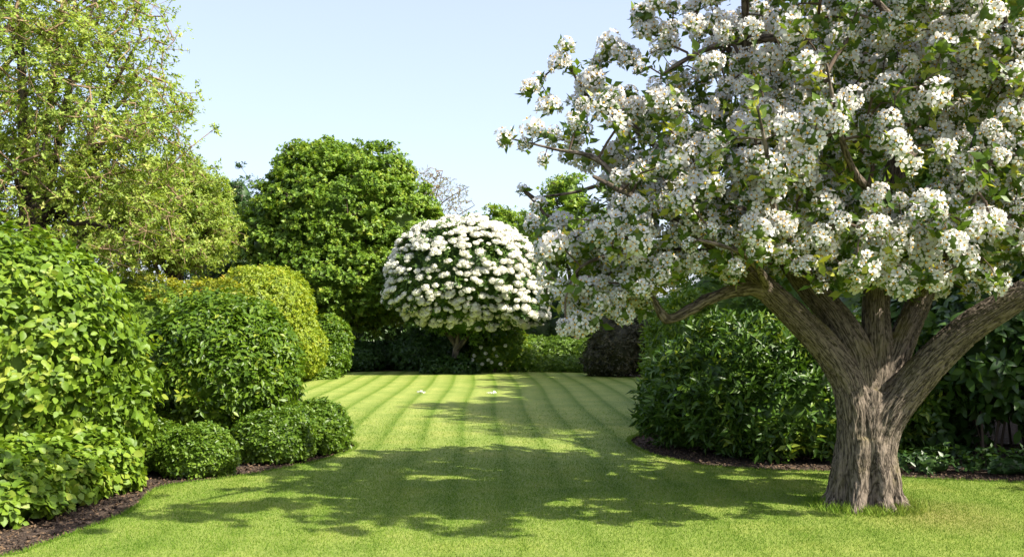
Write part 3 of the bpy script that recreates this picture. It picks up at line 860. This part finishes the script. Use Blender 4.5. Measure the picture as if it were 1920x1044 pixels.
for lab, bl_ in [('small round box mound nearest the camera, in front of the dome shrub', [(-3.30, 10.7, .2, .41, .40, .34)]),
                 ('narrow dark box mound tucked between the lime shrub and the round box mound', [(-3.85, 11.0, .2, .36, .34, .33)]),
                 ('long box mound in the middle of the low row, below the dome shrub', [(-2.74, 11.75, .22, .44, .42, .38), (-2.95, 11.75, .2, .3, .35, .33)]),
                 ('box mound at the far lawn-side tip of the low row', [(-2.40, 12.55, .26, .42, .5, .40), (-2.6, 12.3, .25, .4, .4, .38)])]:
    bush('box_mound', lab, 'shrub', bl_, M['box'], 2100, 6, .05, .55, T_SML, depth=.06, amp=.035, freq=8, up=.5, drop=.0, corek=.88, group=gb, step=.008)
bush('yellow_tipped_hedge', 'hedge with amber new tips on top, behind the dome shrub under the big left tree', 'hedge',
     [(-7.6, 16.3, 1.2, 1.6, .9, 1.27), (-6.2, 16.5, 1.2, 1.5, .9, 1.25), (-5.1, 16.9, 1.15, 1.2, .9, 1.2), (-4.6, 16.6, .9, .85, .8, .98)], M['lime'], 5200, 6, .085, .5, T_SML, depth=.12, amp=.07, freq=3, up=.7, corek=.86, tipmat=M['amber'], tipz=2.0)
bush('golden_shrub', 'tall golden yellow clipped shrub beside the far left of the lawn', 'shrub',
     [(-6.15, 26.2, 1.65, 1.05, 1.5, 1.4), (-6.6, 25.6, 1.7, 1.0, 1.2, 1.3), (-5.85, 26.3, .9, 1.02, 1.5, .95)], M['golden'], 6000, 6, .085, .5, T_SML, depth=.14, amp=.08, freq=3, up=.5, corek=.86)
bush('rounded_shrub', 'fresh green rounded shrub right of the golden shrub at the far lawn edge', 'shrub',
     [(-5.2, 28.6, .95, .66, .8, .85), (-5.35, 28.3, .5, .78, .8, .5)], M['midgreen'], 2600, 6, .10, .55, T_SML, depth=.12, amp=.06, freq=4, up=.5, corek=.85)
bush('edging_plant', 'low pale green edging plant at the foot of the golden shrub', 'plant',
     [(-5.7, 27.2, .1, .6, .5, .35), (-5.2, 27.7, .1, .5, .4, .28)], M['lime'], 800, 5, .09, .6, T_SML, depth=.1, amp=.05, freq=5, corek=.8)

# ================================================================ TREES BEHIND
def tree_leafy(name, label, base, h_trunk, r_trunk, blobs, mat, nclump, rc, per, k, L, ratio, tpl, twig='twig', shell=.55, flat=.55, group=None, lean=None, rtip=.006, zmin=.5, nbr=7, corek=0, up=.7):
    t = thing(name, label, 'tree', (base[0], base[1], 0), group)
    b = np.array(blobs, float)
    cen = (b[:, :3] * (b[:, 3] * b[:, 4] * b[:, 5])[:, None]).sum(0) / (b[:, 3] * b[:, 4] * b[:, 5]).sum()
    topz = (b[:, 2] + b[:, 5]).max()
    tp_ = np.array([base[0] * .4 + cen[0] * .6, base[1] * .4 + cen[1] * .6, cen[2] + (topz - cen[2]) * .35])
    fork = np.array([base[0] * .85 + cen[0] * .15, base[1] * .85 + cen[1] * .15, h_trunk])
    pls = [polyline([(base[0], base[1], -.05, r_trunk * 1.35), (base[0], base[1], .25, r_trunk * 1.05), (*(np.array([base[0], base[1], h_trunk * .6]) + rng.normal(0, .05, 3)), r_trunk * .95), (*fork, r_trunk * .85), (*tp_, r_trunk * .25)], 5)]
    for i in range(nbr):
        a = i * 2.4 + rng.uniform(-.4, .4)
        q = b[i % len(b)]
        e = q[:3] + np.array([math.cos(a) * q[3] * .7, math.sin(a) * q[4] * .7, q[5] * rng.uniform(-.2, .6)])
        s = fork + (tp_ - fork) * rng.uniform(0, .45)
        mid = (s + e) / 2 + np.array([0, 0, .12 * np.linalg.norm(e - s)])
        pls.append(polyline([(*s, r_trunk * .42), (*mid, r_trunk * .26), (*e, r_trunk * .08)], 6))
    bark_object('trunk', pls, M['trunk'], t)
    c, cn = ell_points(blobs, nclump, shell, zmin)
    n = len(c)
    out = rng.random(n) < .14
    c[out] += cn[out] * (rng.uniform(.2, .75, (out.sum(), 1)) * rc)
    skel = np.concatenate([pl[6:, :3] if i == 0 else pl[2:, :3] for i, pl in enumerate(pls)])
    E = network(skel, c, seg=.35, rtip=rtip, rmax=r_trunk * .3)
    n = len(c)
    u = unit(rng.normal(0, 1, (n, per, 3))); rr = rng.random((n, per, 1)) ** .45
    sz = rc * rng.uniform(.6, 1.3, (n, 1, 1)) * np.where(out, .5, 1)[:, None, None]
    off = u * rr * sz; off[..., 2] *= flat
    p = (c[:, None] + off)
    A = u * .5 + cn[:, None] * .6 + np.array([0, 0, up]) + rng.normal(0, .35, p.shape)
    tone = np.clip(.4 + .16 * rng.normal(0, 1, (n, 1)) + rng.normal(0, .15, (n, per)), 0, 1)
    p = p.reshape(-1, 3)
    # short twiglets to some shoots
    m = rng.random(len(p)) < .35
    src = np.repeat(c, per, 0)
    E2 = [(src[i], p[i], rtip * .8, rtip * .5) for i in np.where(m)[0]]
    tw = add('twigs', make_mesh(name + '_twigs', [tubes(E, 4), tubes(E2, 3)]), [M[twig]], t); tw['kind'] = 'stuff'
    parts = [shoots(p, A.reshape(-1, 3), k, L, ratio, tpl, 0, (0, .8), L * .15, rbase=tone.ravel())]
    if corek:
        parts += core(blobs, corek, 0, 2.0, .15)
    add('crown', make_mesh(name + '_crown', parts), [mat], t)
    return t

_q = 34 / 28
maple = [B_(a, b, 34 + dy, r1 * _q, r2 * _q, r3 * _q) for a, b, dy, r1, r2, r3 in [(630, 420, 0, 2.3, 2.0, 2.15), (560, 470, 0, 1.9, 1.7, 1.6), (715, 440, 0, 1.7, 1.6, 1.75), (640, 530, -.4, 2.5, 2.0, 1.3), (600, 330, .4, 1.3, 1.3, 1.0), (690, 330, .4, 1.2, 1.2, .95)]]
tree_leafy('round_tree', 'broad round-crowned green tree left of the white-flowered tree', (-5.7, 34.2), 1.6, .22, maple, M['maple'], 1300, .40, 30, 6, .105, .8, T_LOBE, shell=.78, flat=.6, corek=.6)
bigl = [B_(60, 160, 16, 2.6, 2.2, 2.2), B_(180, 200, 15.6, 1.35, 1.6, 1.5), B_(60, 380, 15.8, 2.2, 1.8, 1.0), B_(210, 400, 15.5, 1.25, 1.3, .85), B_(300, 280, 15.6, .75, .9, .9), B_(120, -40, 16, 1.2, 1.4, 1.2), B_(-150, 150, 16, 2.2, 2.2, 2.4), B_(290, 440, 15.8, .6, .8, .5)]
tree_leafy('spring_tree', 'big fine-twigged tree in fresh yellow-green leaf filling the upper left corner', (-7.6, 16.2), 1.4, .2, bigl, M['spring'], 1600, .36, 10, 5, .076, .5, T_MID, twig='paletwig', shell=.3, flat=.8, rtip=.006, zmin=1.9, nbr=14)
olive = [B_(310, 400, 22, 1.5, 1.3, 1.25), B_(370, 440, 22, .85, 1.0, .9), B_(230, 430, 22, 1.2, 1.2, 1.1), B_(340, 360, 22, .8, .9, .8)]
tree_leafy('olive_tree', 'smaller pale olive tree with drooping twigs below the big left tree', (-7.4, 22.4), 1.0, .13, olive, M['spring'], 620, .32, 18, 5, .08, .45, T_SML, twig='paletwig', shell=.4, flat=.8, rtip=.006, zmin=1.5)
tree_leafy('dark_tree', 'dark blue-green tree in the gap between the olive and the round tree', (-10.5, 38), 1.2, .18, [B_(430, 440, 38, 1.7, 1.6, 2.3), B_(420, 500, 38, 2.3, 1.7, 1.7), B_(440, 370, 38, .9, .9, 1.0)], M['dark'], 260, .5, 14, 5, .13, .5, T_SML, shell=.5, flat=.7, corek=.5)
for lab, bs, bl_ in [('leafy green tree far behind, peeping over the right shoulder of the white-flowered tree', (-.2, 39), [B_(955, 450, 39, 1.3, 1.3, 1.1), B_(940, 420, 39, .7, .8, .6), B_(1000, 470, 39, 1.4, 1.3, 1.2)]),
                     ('taller far green tree half hidden by the left tips of the apple crown', (2.2, 36), [B_(1060, 430, 36, 1.35, 1.4, 1.6), B_(1065, 360, 36, .8, .8, .75), B_(1140, 460, 36, 1.5, 1.4, 1.4)])]:
    tree_leafy('far_tree', lab, bs, 1.2, .15, bl_, M['maple'], 200, .45, 16, 6, .13, .6, T_SML, shell=.55, flat=.6, corek=.5, group='far green trees behind the apple crown')
# the bare twiggy tree behind the round one
t = thing('bare_tree', 'almost leafless pale twiggy tree behind the round green tree', 'tree', (-3.6, 40, 0))
fk = P(800, 480, 40)
pls = [polyline([(-3.6, 40, -.05, .12), (-3.5, 40, 1.6, .1), (*fk, .07)], 5)]
bt, _ = ell_points([B_(830, 375, 40, 1.15, 1.0, .95), B_(800, 350, 40, .8, .8, .8)], 900, .2)
for q in ([(810, 420), (830, 380), (880, 350)], [(805, 410), (810, 400), (830, 320)], [(815, 440), (850, 410), (890, 385)]):
    pls.append(polyline([(*fk, .05), (*P(*q[0], 40), .04), (*P(*q[1], 40.3), .025), (*P(*q[2], 40.2), .01)], 5))
bark_object('trunk', pls, M['trunk'], t)
E = network(np.concatenate([p_[3:, :3] for p_ in pls]), bt, seg=.25, rtip=.0035, rmax=.02, bow=.05)
ax = rng.normal(0, 1, (len(bt), 3))
tw = add('twigs', make_mesh('bare_twigs', [tubes(E, 4)]), [M['paletwig']], t); tw['kind'] = 'stuff'
add('crown', make_mesh('bare_crown', [shoots(bt, ax, 3, .07, .5, T_SML)]), [M['olive']], t)

# ---------------------------------------------------------------- white-flowered tree at the end of the lawn
vt = thing('white_flowered_tree', 'small domed tree covered in flat white flower heads at the far end of the lawn', 'tree', (-1.75, 30.5, 0))
vb = [B_(870, 515, 30.5, 2.35, 2.1, 1.65), B_(870, 470, 30.5, 1.75, 1.7, 1.0), B_(965, 565, 30.2, 1.05, 1.3, .8), B_(795, 545, 30.3, 1.2, 1.4, .85), B_(880, 590, 30.4, 1.3, 1.2, .7)]
vtr = [polyline([(-1.75, 30.5, -.05, .14), (-1.72, 30.5, .5, .10), (-1.6, 30.5, 1.4, .09), (-1.45, 30.5, 2.6, .07)], 5),
       polyline([(-1.7, 30.5, .7, .08), (-1.1, 30.3, 1.4, .06), (-.5, 30.3, 2.0, .03)], 5), polyline([(-1.7, 30.5, .9, .08), (-2.2, 30.3, 1.6, .06), (-2.9, 30.3, 2.3, .03)], 5)]
bark_object('trunk', vtr, M['trunk'], vt)
p, nn = blob_surface(vb, 3400, .93)
keep = p[:, 2] > np.interp(p[:, 0], [-3.6, -2.6, -1, .6], [1.8, 1.25, .95, 1.2])
p, nn = p[keep], nn[keep]
p = p + nn * (lump(p, 1.6) * .2)[:, None]
p -= nn * rng.exponential(.06, len(p))[:, None] - nn * (rng.random((len(p), 1)) < .12) * rng.uniform(.05, .22, (len(p), 1))
add('crown', make_mesh('viburnum_crown', [shoots(p, nn + np.array([0, 0, .5]) + rng.normal(0, .4, p.shape), 7, .15, .45, T_SML, 0, (0, .9), .02)] + core(vb, .8, 0, 2.2, .1)), [M['vib']], vt)
# flower heads in rough tiers
p, nn = blob_surface(vb, 5200, .95)
p = p + nn * (lump(p, 1.6) * .2)[:, None]
tier = (p[:, 2] + .10 * np.sin(p[:, 0] * 2.3) + .08 * np.sin(p[:, 1] * 3)) / .24
keep = (np.abs(tier - np.round(tier)) < .31) & (p[:, 2] > np.interp(p[:, 0], [-3.6, -2.6, -1, .6], [1.95, 1.55, 1.4, 1.45]))
keep &= (lump(p, 1.7) + rng.normal(0, .35, len(p)) > -.42)
p, nn = p[keep], nn[keep]
sel = []
for i in range(len(p)):                                          # heads keep their distance
    if all(np.sum((p[i] - p[j]) ** 2) > (rng.uniform(.07, .20) - .06 * min(1, max(0, (p[i][2] - 2.2) / 2))) ** 2 for j in sel[-900:]): sel.append(i)
p, nn = p[sel], nn[sel]
p = p + nn * .05
def head_template(seed, R):
    r_ = np.random.default_rng(seed)
    n = 34
    i = np.arange(n) + .5; ph = np.arccos(1 - .92 * i / n); th = 10.166 * i
    d = np.stack([np.cos(th) * np.sin(ph), np.sin(th) * np.sin(ph), np.cos(ph) * .62], 1)
    Bp = d * R * r_.uniform(.8, 1.05, (n, 1))
    Nn = unit(d) + r_.normal(0, .35, d.shape); D = unit(np.cross(Nn, r_.normal(0, 1, d.shape)))
    q = leaves(Bp - D * R * .25, D, Nn, R * .55, R * .5, T_SML, 0, r_.random(n))
    dome = (ICO1[0] * [R * .86, R * .86, R * .5], ICO1[1], 0, .3)
    return [q, dome]
HV = [head_template(50 + i, .115) for i in range(4)]
hR = rotmat(nn * .55 + np.array([0, 0, .75]) + rng.normal(0, .15, p.shape)); hs = rng.uniform(.5, 1.4, len(p)); hv = rng.integers(0, 4, len(p))
vis = np.argsort(p[:, 1] - .6 * hs)
front = [i for i in vis][:100]
hm_ = []
for pt in HV:
    me = make_mesh('flower_head', pt); me.materials.append(M['creampetal']); hm_.append(me)
for i in front:
    o = bpy.data.objects.new('flower_head', hm_[hv[i]]); COL.objects.link(o)
    o.parent = vt; o.matrix_parent_inverse = vt.matrix_world.inverted()
    m = np.eye(4); m[:3, :3] = hR[i] * hs[i]; m[:3, 3] = p[i]
    o.matrix_basis = Matrix(m.tolist())
fs = set(front)
fh = add('blossoms', make_mesh('flower_heads', scatter(HV, hv, hR, hs, p, np.array([i for i in range(len(p)) if i not in fs]))), [M['creampetal']], vt); fh['kind'] = 'stuff'

# ---------------------------------------------------------------- hedges at the far end
bush('dark_hedge', 'low dark clipped hedge between the rounded shrub and the white-flowered tree', 'hedge',
     [(-5.0, 32.2, .4, 1.0, .8, .62), (-4.0, 33.2, .4, 1.0, .8, .6), (-3.1, 33.1, .4, .9, .8, .55), (-2.3, 33.0, .35, .8, .7, .5)], M['dark'], 3000, 5, .09, .55, T_SML, depth=.1, amp=.05, freq=4)
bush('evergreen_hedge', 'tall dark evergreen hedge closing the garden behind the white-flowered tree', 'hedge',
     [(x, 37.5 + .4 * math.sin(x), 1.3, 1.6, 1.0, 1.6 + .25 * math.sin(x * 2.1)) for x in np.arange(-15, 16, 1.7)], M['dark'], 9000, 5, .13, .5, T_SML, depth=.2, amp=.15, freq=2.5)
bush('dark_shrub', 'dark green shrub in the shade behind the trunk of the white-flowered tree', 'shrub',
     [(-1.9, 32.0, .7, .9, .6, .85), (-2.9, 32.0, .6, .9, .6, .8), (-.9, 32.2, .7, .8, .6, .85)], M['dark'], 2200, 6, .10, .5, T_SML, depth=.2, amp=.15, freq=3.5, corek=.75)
bush('ivy_clump', 'low dark ivy clump round the foot of the white-flowered tree', 'plant',
     [(-2.1, 30.2, .15, .55, .35, .42), (-1.5, 30.1, .12, .5, .35, .36)], M['dark'], 700, 5, .09, .6, T_SML, depth=.15, amp=.12, freq=5, corek=.6)
wf = bush('pale_leaved_shrub', 'pale sunlit shrub with small white flowers under the white-flowered tree', 'shrub',
     [(-.55, 31.2, .55, .55, .5, .55), (-.05, 31.3, .75, .55, .5, .7), (-1.0, 31.3, .35, .5, .4, .4), (.35, 31.4, .4, .5, .4, .45)], M['midgreen'], 1500, 5, .085, .6, T_SML, depth=.15, amp=.1, freq=5, wild=.5, corek=.72)
for q in [(-1.15, .55), (-.95, .8), (-.8, .62), (-.62, .35), (-.72, .42), (-.55, .75), (-.35, .3), (-.9, .3), (-.2, .85), (-1.2, .42), (-.45, .55)]:
    o = bpy.data.objects.new('flower_head', hm_[int(rng.integers(0, 4))]); COL.objects.link(o)
    o.parent = wf; o.matrix_parent_inverse = wf.matrix_world.inverted()
    o.location = (q[0], 30.72 + rng.uniform(0, .06), q[1]); o.scale = (.55, .55, .55); o.rotation_euler = (1.0, rng.uniform(-.4, .4), 0)
bush('low_hedge', 'low clipped hedge along the far right edge of the lawn, front tier', 'hedge',
     [(.9, 31.6, .2, .9, .5, .34), (1.9, 31.4, .2, .9, .5, .34), (2.8, 31.0, .2, .8, .5, .34)], M['box'], 1900, 5, .07, .55, T_SML, depth=.06, amp=.04, freq=5)
bush('back_hedge', 'taller clipped hedge behind the low front tier at the far right', 'hedge',
     [(.6, 33.3, .5, 1.0, .6, .62), (1.6, 33.2, .5, 1.0, .6, .6), (2.7, 33.0, .5, 1.0, .6, .6)], M['box'], 2200, 5, .08, .55, T_SML, depth=.08, amp=.05, freq=4)
bush('bronze_shrub', 'dark bronze-green shrub at the far right corner of the lawn', 'shrub',
     [(3.05, 28.8, 1.0, .85, .9, 1.15), (3.8, 29.0, 1.1, .9, .9, 1.2), (2.7, 28.9, .6, .7, .7, .7)], M['purple'], 3000, 5, .09, .5, T_SML, depth=.14, amp=.1, freq=3.5)

# ================================================================ RIGHT BORDER
bush('laurel_shrub', 'large glossy laurel with long pointed leaves, left of the apple trunk at the bed edge', 'shrub',
     [(2.85, 12.5, .85, 1.05, 1.0, .88), (3.9, 12.6, .9, 1.0, 1.05, .85), (2.25, 12.9, .6, .62, .75, .68), (3.4, 12.0, .55, 1.1, .75, .62), (4.6, 12.6, .8, .9, 1.0, .8)], M['laurel'], 4600, 7, .135, .34, T_MID, depth=.2, amp=.09, freq=3.2, up=.6, wild=.45, tilt=(.2, 1.1), corek=.82, step=.025)
bush('feathery_shrub', 'narrower deep green shrub just behind the laurel on its lawn side', 'shrub',
     [(2.55, 15.2, .95, .58, .8, .98), (2.75, 15.6, 1.2, .6, .8, .9)], M['midgreen'], 1700, 7, .11, .3, T_MID, depth=.16, amp=.08, freq=4, up=.3, wild=.45, tilt=(.2, 1.0), corek=.8, step=.03)
bush('bright_shrub', 'sunlit yellow-green tall shrub rising behind the laurel', 'shrub',
     [(4.1, 18.5, 1.4, 1.2, 1.0, 1.5), (5.4, 18.3, 1.5, 1.3, 1.0, 1.55), (3.2, 18.8, 1.1, .7, .9, 1.2)], M['midgreen'], 3000, 6, .10, .5, T_SML, depth=.2, amp=.15, freq=3, corek=.8)
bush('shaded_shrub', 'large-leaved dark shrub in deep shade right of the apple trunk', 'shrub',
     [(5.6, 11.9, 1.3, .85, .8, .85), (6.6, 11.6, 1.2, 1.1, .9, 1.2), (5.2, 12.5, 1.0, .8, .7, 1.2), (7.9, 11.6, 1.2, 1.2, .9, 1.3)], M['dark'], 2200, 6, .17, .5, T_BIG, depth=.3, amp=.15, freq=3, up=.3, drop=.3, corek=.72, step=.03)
bush('ground_ivy', 'low leafy ground plants in the shade right of the apple trunk', 'plant',
     [(4.5, 10.9, .08, .5, .3, .18), (5.3, 10.75, .08, .6, .3, .2), (6.2, 10.6, .08, .6, .3, .18)], M['dark'], 260, 5, .08, .6, T_MID, depth=.1, amp=.05, freq=5, corek=.35, stems=False)
ws = bush('white_sprayed_shrub', 'arching shrub with small greenish white flower sprays at the right edge behind the trunk', 'shrub',
     [(5.5, 13.6, 1.7, .9, .8, .95), (6.6, 13.0, 1.7, .9, .8, .9), (4.9, 14.0, 1.5, .7, .7, .9)], M['apple'], 1500, 6, .10, .5, T_MID, depth=.25, amp=.15, freq=3, corek=.75, wild=.6)
p, nn = blob_surface([(5.5, 13.4, 1.75, .95, .85, .95), (6.5, 12.8, 1.7, .9, .85, .9), (4.95, 13.9, 1.55, .7, .7, .9)], 130)
for i in np.argsort(p[:, 1])[:70]:
    o = bpy.data.objects.new('flower_head', hm_[int(rng.integers(0, 4))]); COL.objects.link(o)
    o.parent = ws; o.matrix_parent_inverse = ws.matrix_world.inverted()
    o.location = p[i] + nn[i] * .05; o.scale = (.42,) * 3
    o.rotation_euler = Vector(nn[i]).to_track_quat('Z', 'Y').to_euler()

# tall trees along the right side: they throw the shade over the right half of the far lawn
gs = 'tall trees along the right boundary'
for lab, x, y, h in [('tall green boundary tree nearest the camera on the right', 9.9, 13.6, 12.3), ('tall green boundary tree, second along the right side', 9.5, 16.8, 10.2), ('tall green boundary tree behind the apple crown, third on the right side', 9.4, 19.6, 10.3), ('tall green boundary tree, fourth along the right side', 9.4, 22.8, 10.3), ('tall green boundary tree farthest along the right side', 9.4, 26.2, 10.3)]:
    tree_leafy('boundary_tree', lab, (x, y), 2.0, .25, [(x, y, h * .56, 2.3, 2.3, h * .42), (x - .6, y + .8, h * .45, 2.2, 2.1, h * .3), (x - .4, y, h * .8, 1.9, 2.3, h * .19), (x + .4, y - .5, h * .4, 2.2, 2.1, h * .3)], M['maple'], 320, .7, 18, 5, .21, .7, T_SML, shell=.6, flat=.6, corek=.7, group=gs)

for lab, x, y, h in [('tall evergreen boundary tree just right of the frame, behind the apple tree', 10.5, 10.5, 13.0), ('small evergreen tree added out of view to shade the bed beside the apple tree', 9.6, 9.2, 4.8)]:  # the small one is unseen, added to shade the plants right of the trunk
    tree_leafy('boundary_tree', lab, (x, y), h * .15, .2, [(x, y, h * .56, 2.0, 1.9, h * .42), (x, y, h * .38, 2.0, 1.8, h * .3)], M['dark'], 260, .6, 15, 5, .18, .5, T_SML, shell=.55, flat=.7, corek=.6, group=gs)

y = np.sqrt(rng.uniform(6.2 ** 2, 15 ** 2, 60000)); x = rng.uniform(-.6, .6, 60000) * y
ok = ~inside(x, y)
bedpts = np.column_stack([x, y])[ok]
bedpts = bedpts[np.concatenate([np.linalg.norm(q[:, None] - LP[None], axis=2).min(1) < .7 for q in np.array_split(bedpts, 20)])][:5200]
n = len(bedpts)
B = np.column_stack([bedpts, rng.uniform(0, .012, n)])
D = rng.normal(0, 1, (n, 3)); D[:, 2] = rng.uniform(-.1, .5, n)
chip = leaves(B, D, np.tile([0, 0, 1.], (n, 1)) + rng.normal(0, .5, (n, 3)), rng.uniform(.012, .05, n), rng.uniform(.008, .025, n), T_MID)
cl = rng.choice(n, 1500); r3 = rng.uniform(.006, .022, 1500)
V = B[cl][:, None] + ICO0[0][None] * r3[:, None, None] * rng.uniform(.6, 1.2, (1500, len(ICO0[0]), 1)); Fc = ICO0[1][None] + (np.arange(1500) * len(ICO0[0]))[:, None, None]
M['chip'] = plainmat('dry_leaf', (0.13, 0.085, 0.05), .9)
tag(add('leaf_litter', make_mesh('leaf_litter', [chip, (V.reshape(-1, 3), Fc.reshape(-1, 3), 1, .5)]), [M['chip'], M['soil']]), 'dry leaf bits and clods lying on the bare soil of the beds', 'leaf litter', kind='stuff')

# ================================================================ fallen petals on the far lawn
gf = 'fallen white blossoms on the far lawn'
for lab, a, b in [('small white fallen blossom on the lawn, left one of the pair', 790, 739), ('small white fallen blossom on the lawn, right one of the pair', 922, 741)]:
    x, y = G(a, b)
    n = 26
    B = np.stack([x + rng.normal(0, .05, n), y + rng.normal(0, .06, n), ZL + rng.uniform(.015, .05, n)], 1)
    tag(add('fallen_blossom', make_mesh('fallen_blossom', [leaves(B, rng.normal(0, 1, (n, 3)) * [1, 1, .3], np.tile([0, 0, 1.], (n, 1)) + rng.normal(0, .4, (n, 3)), .055, .05, T_MID)]), [M['petal']]), lab, 'blossom', gf)
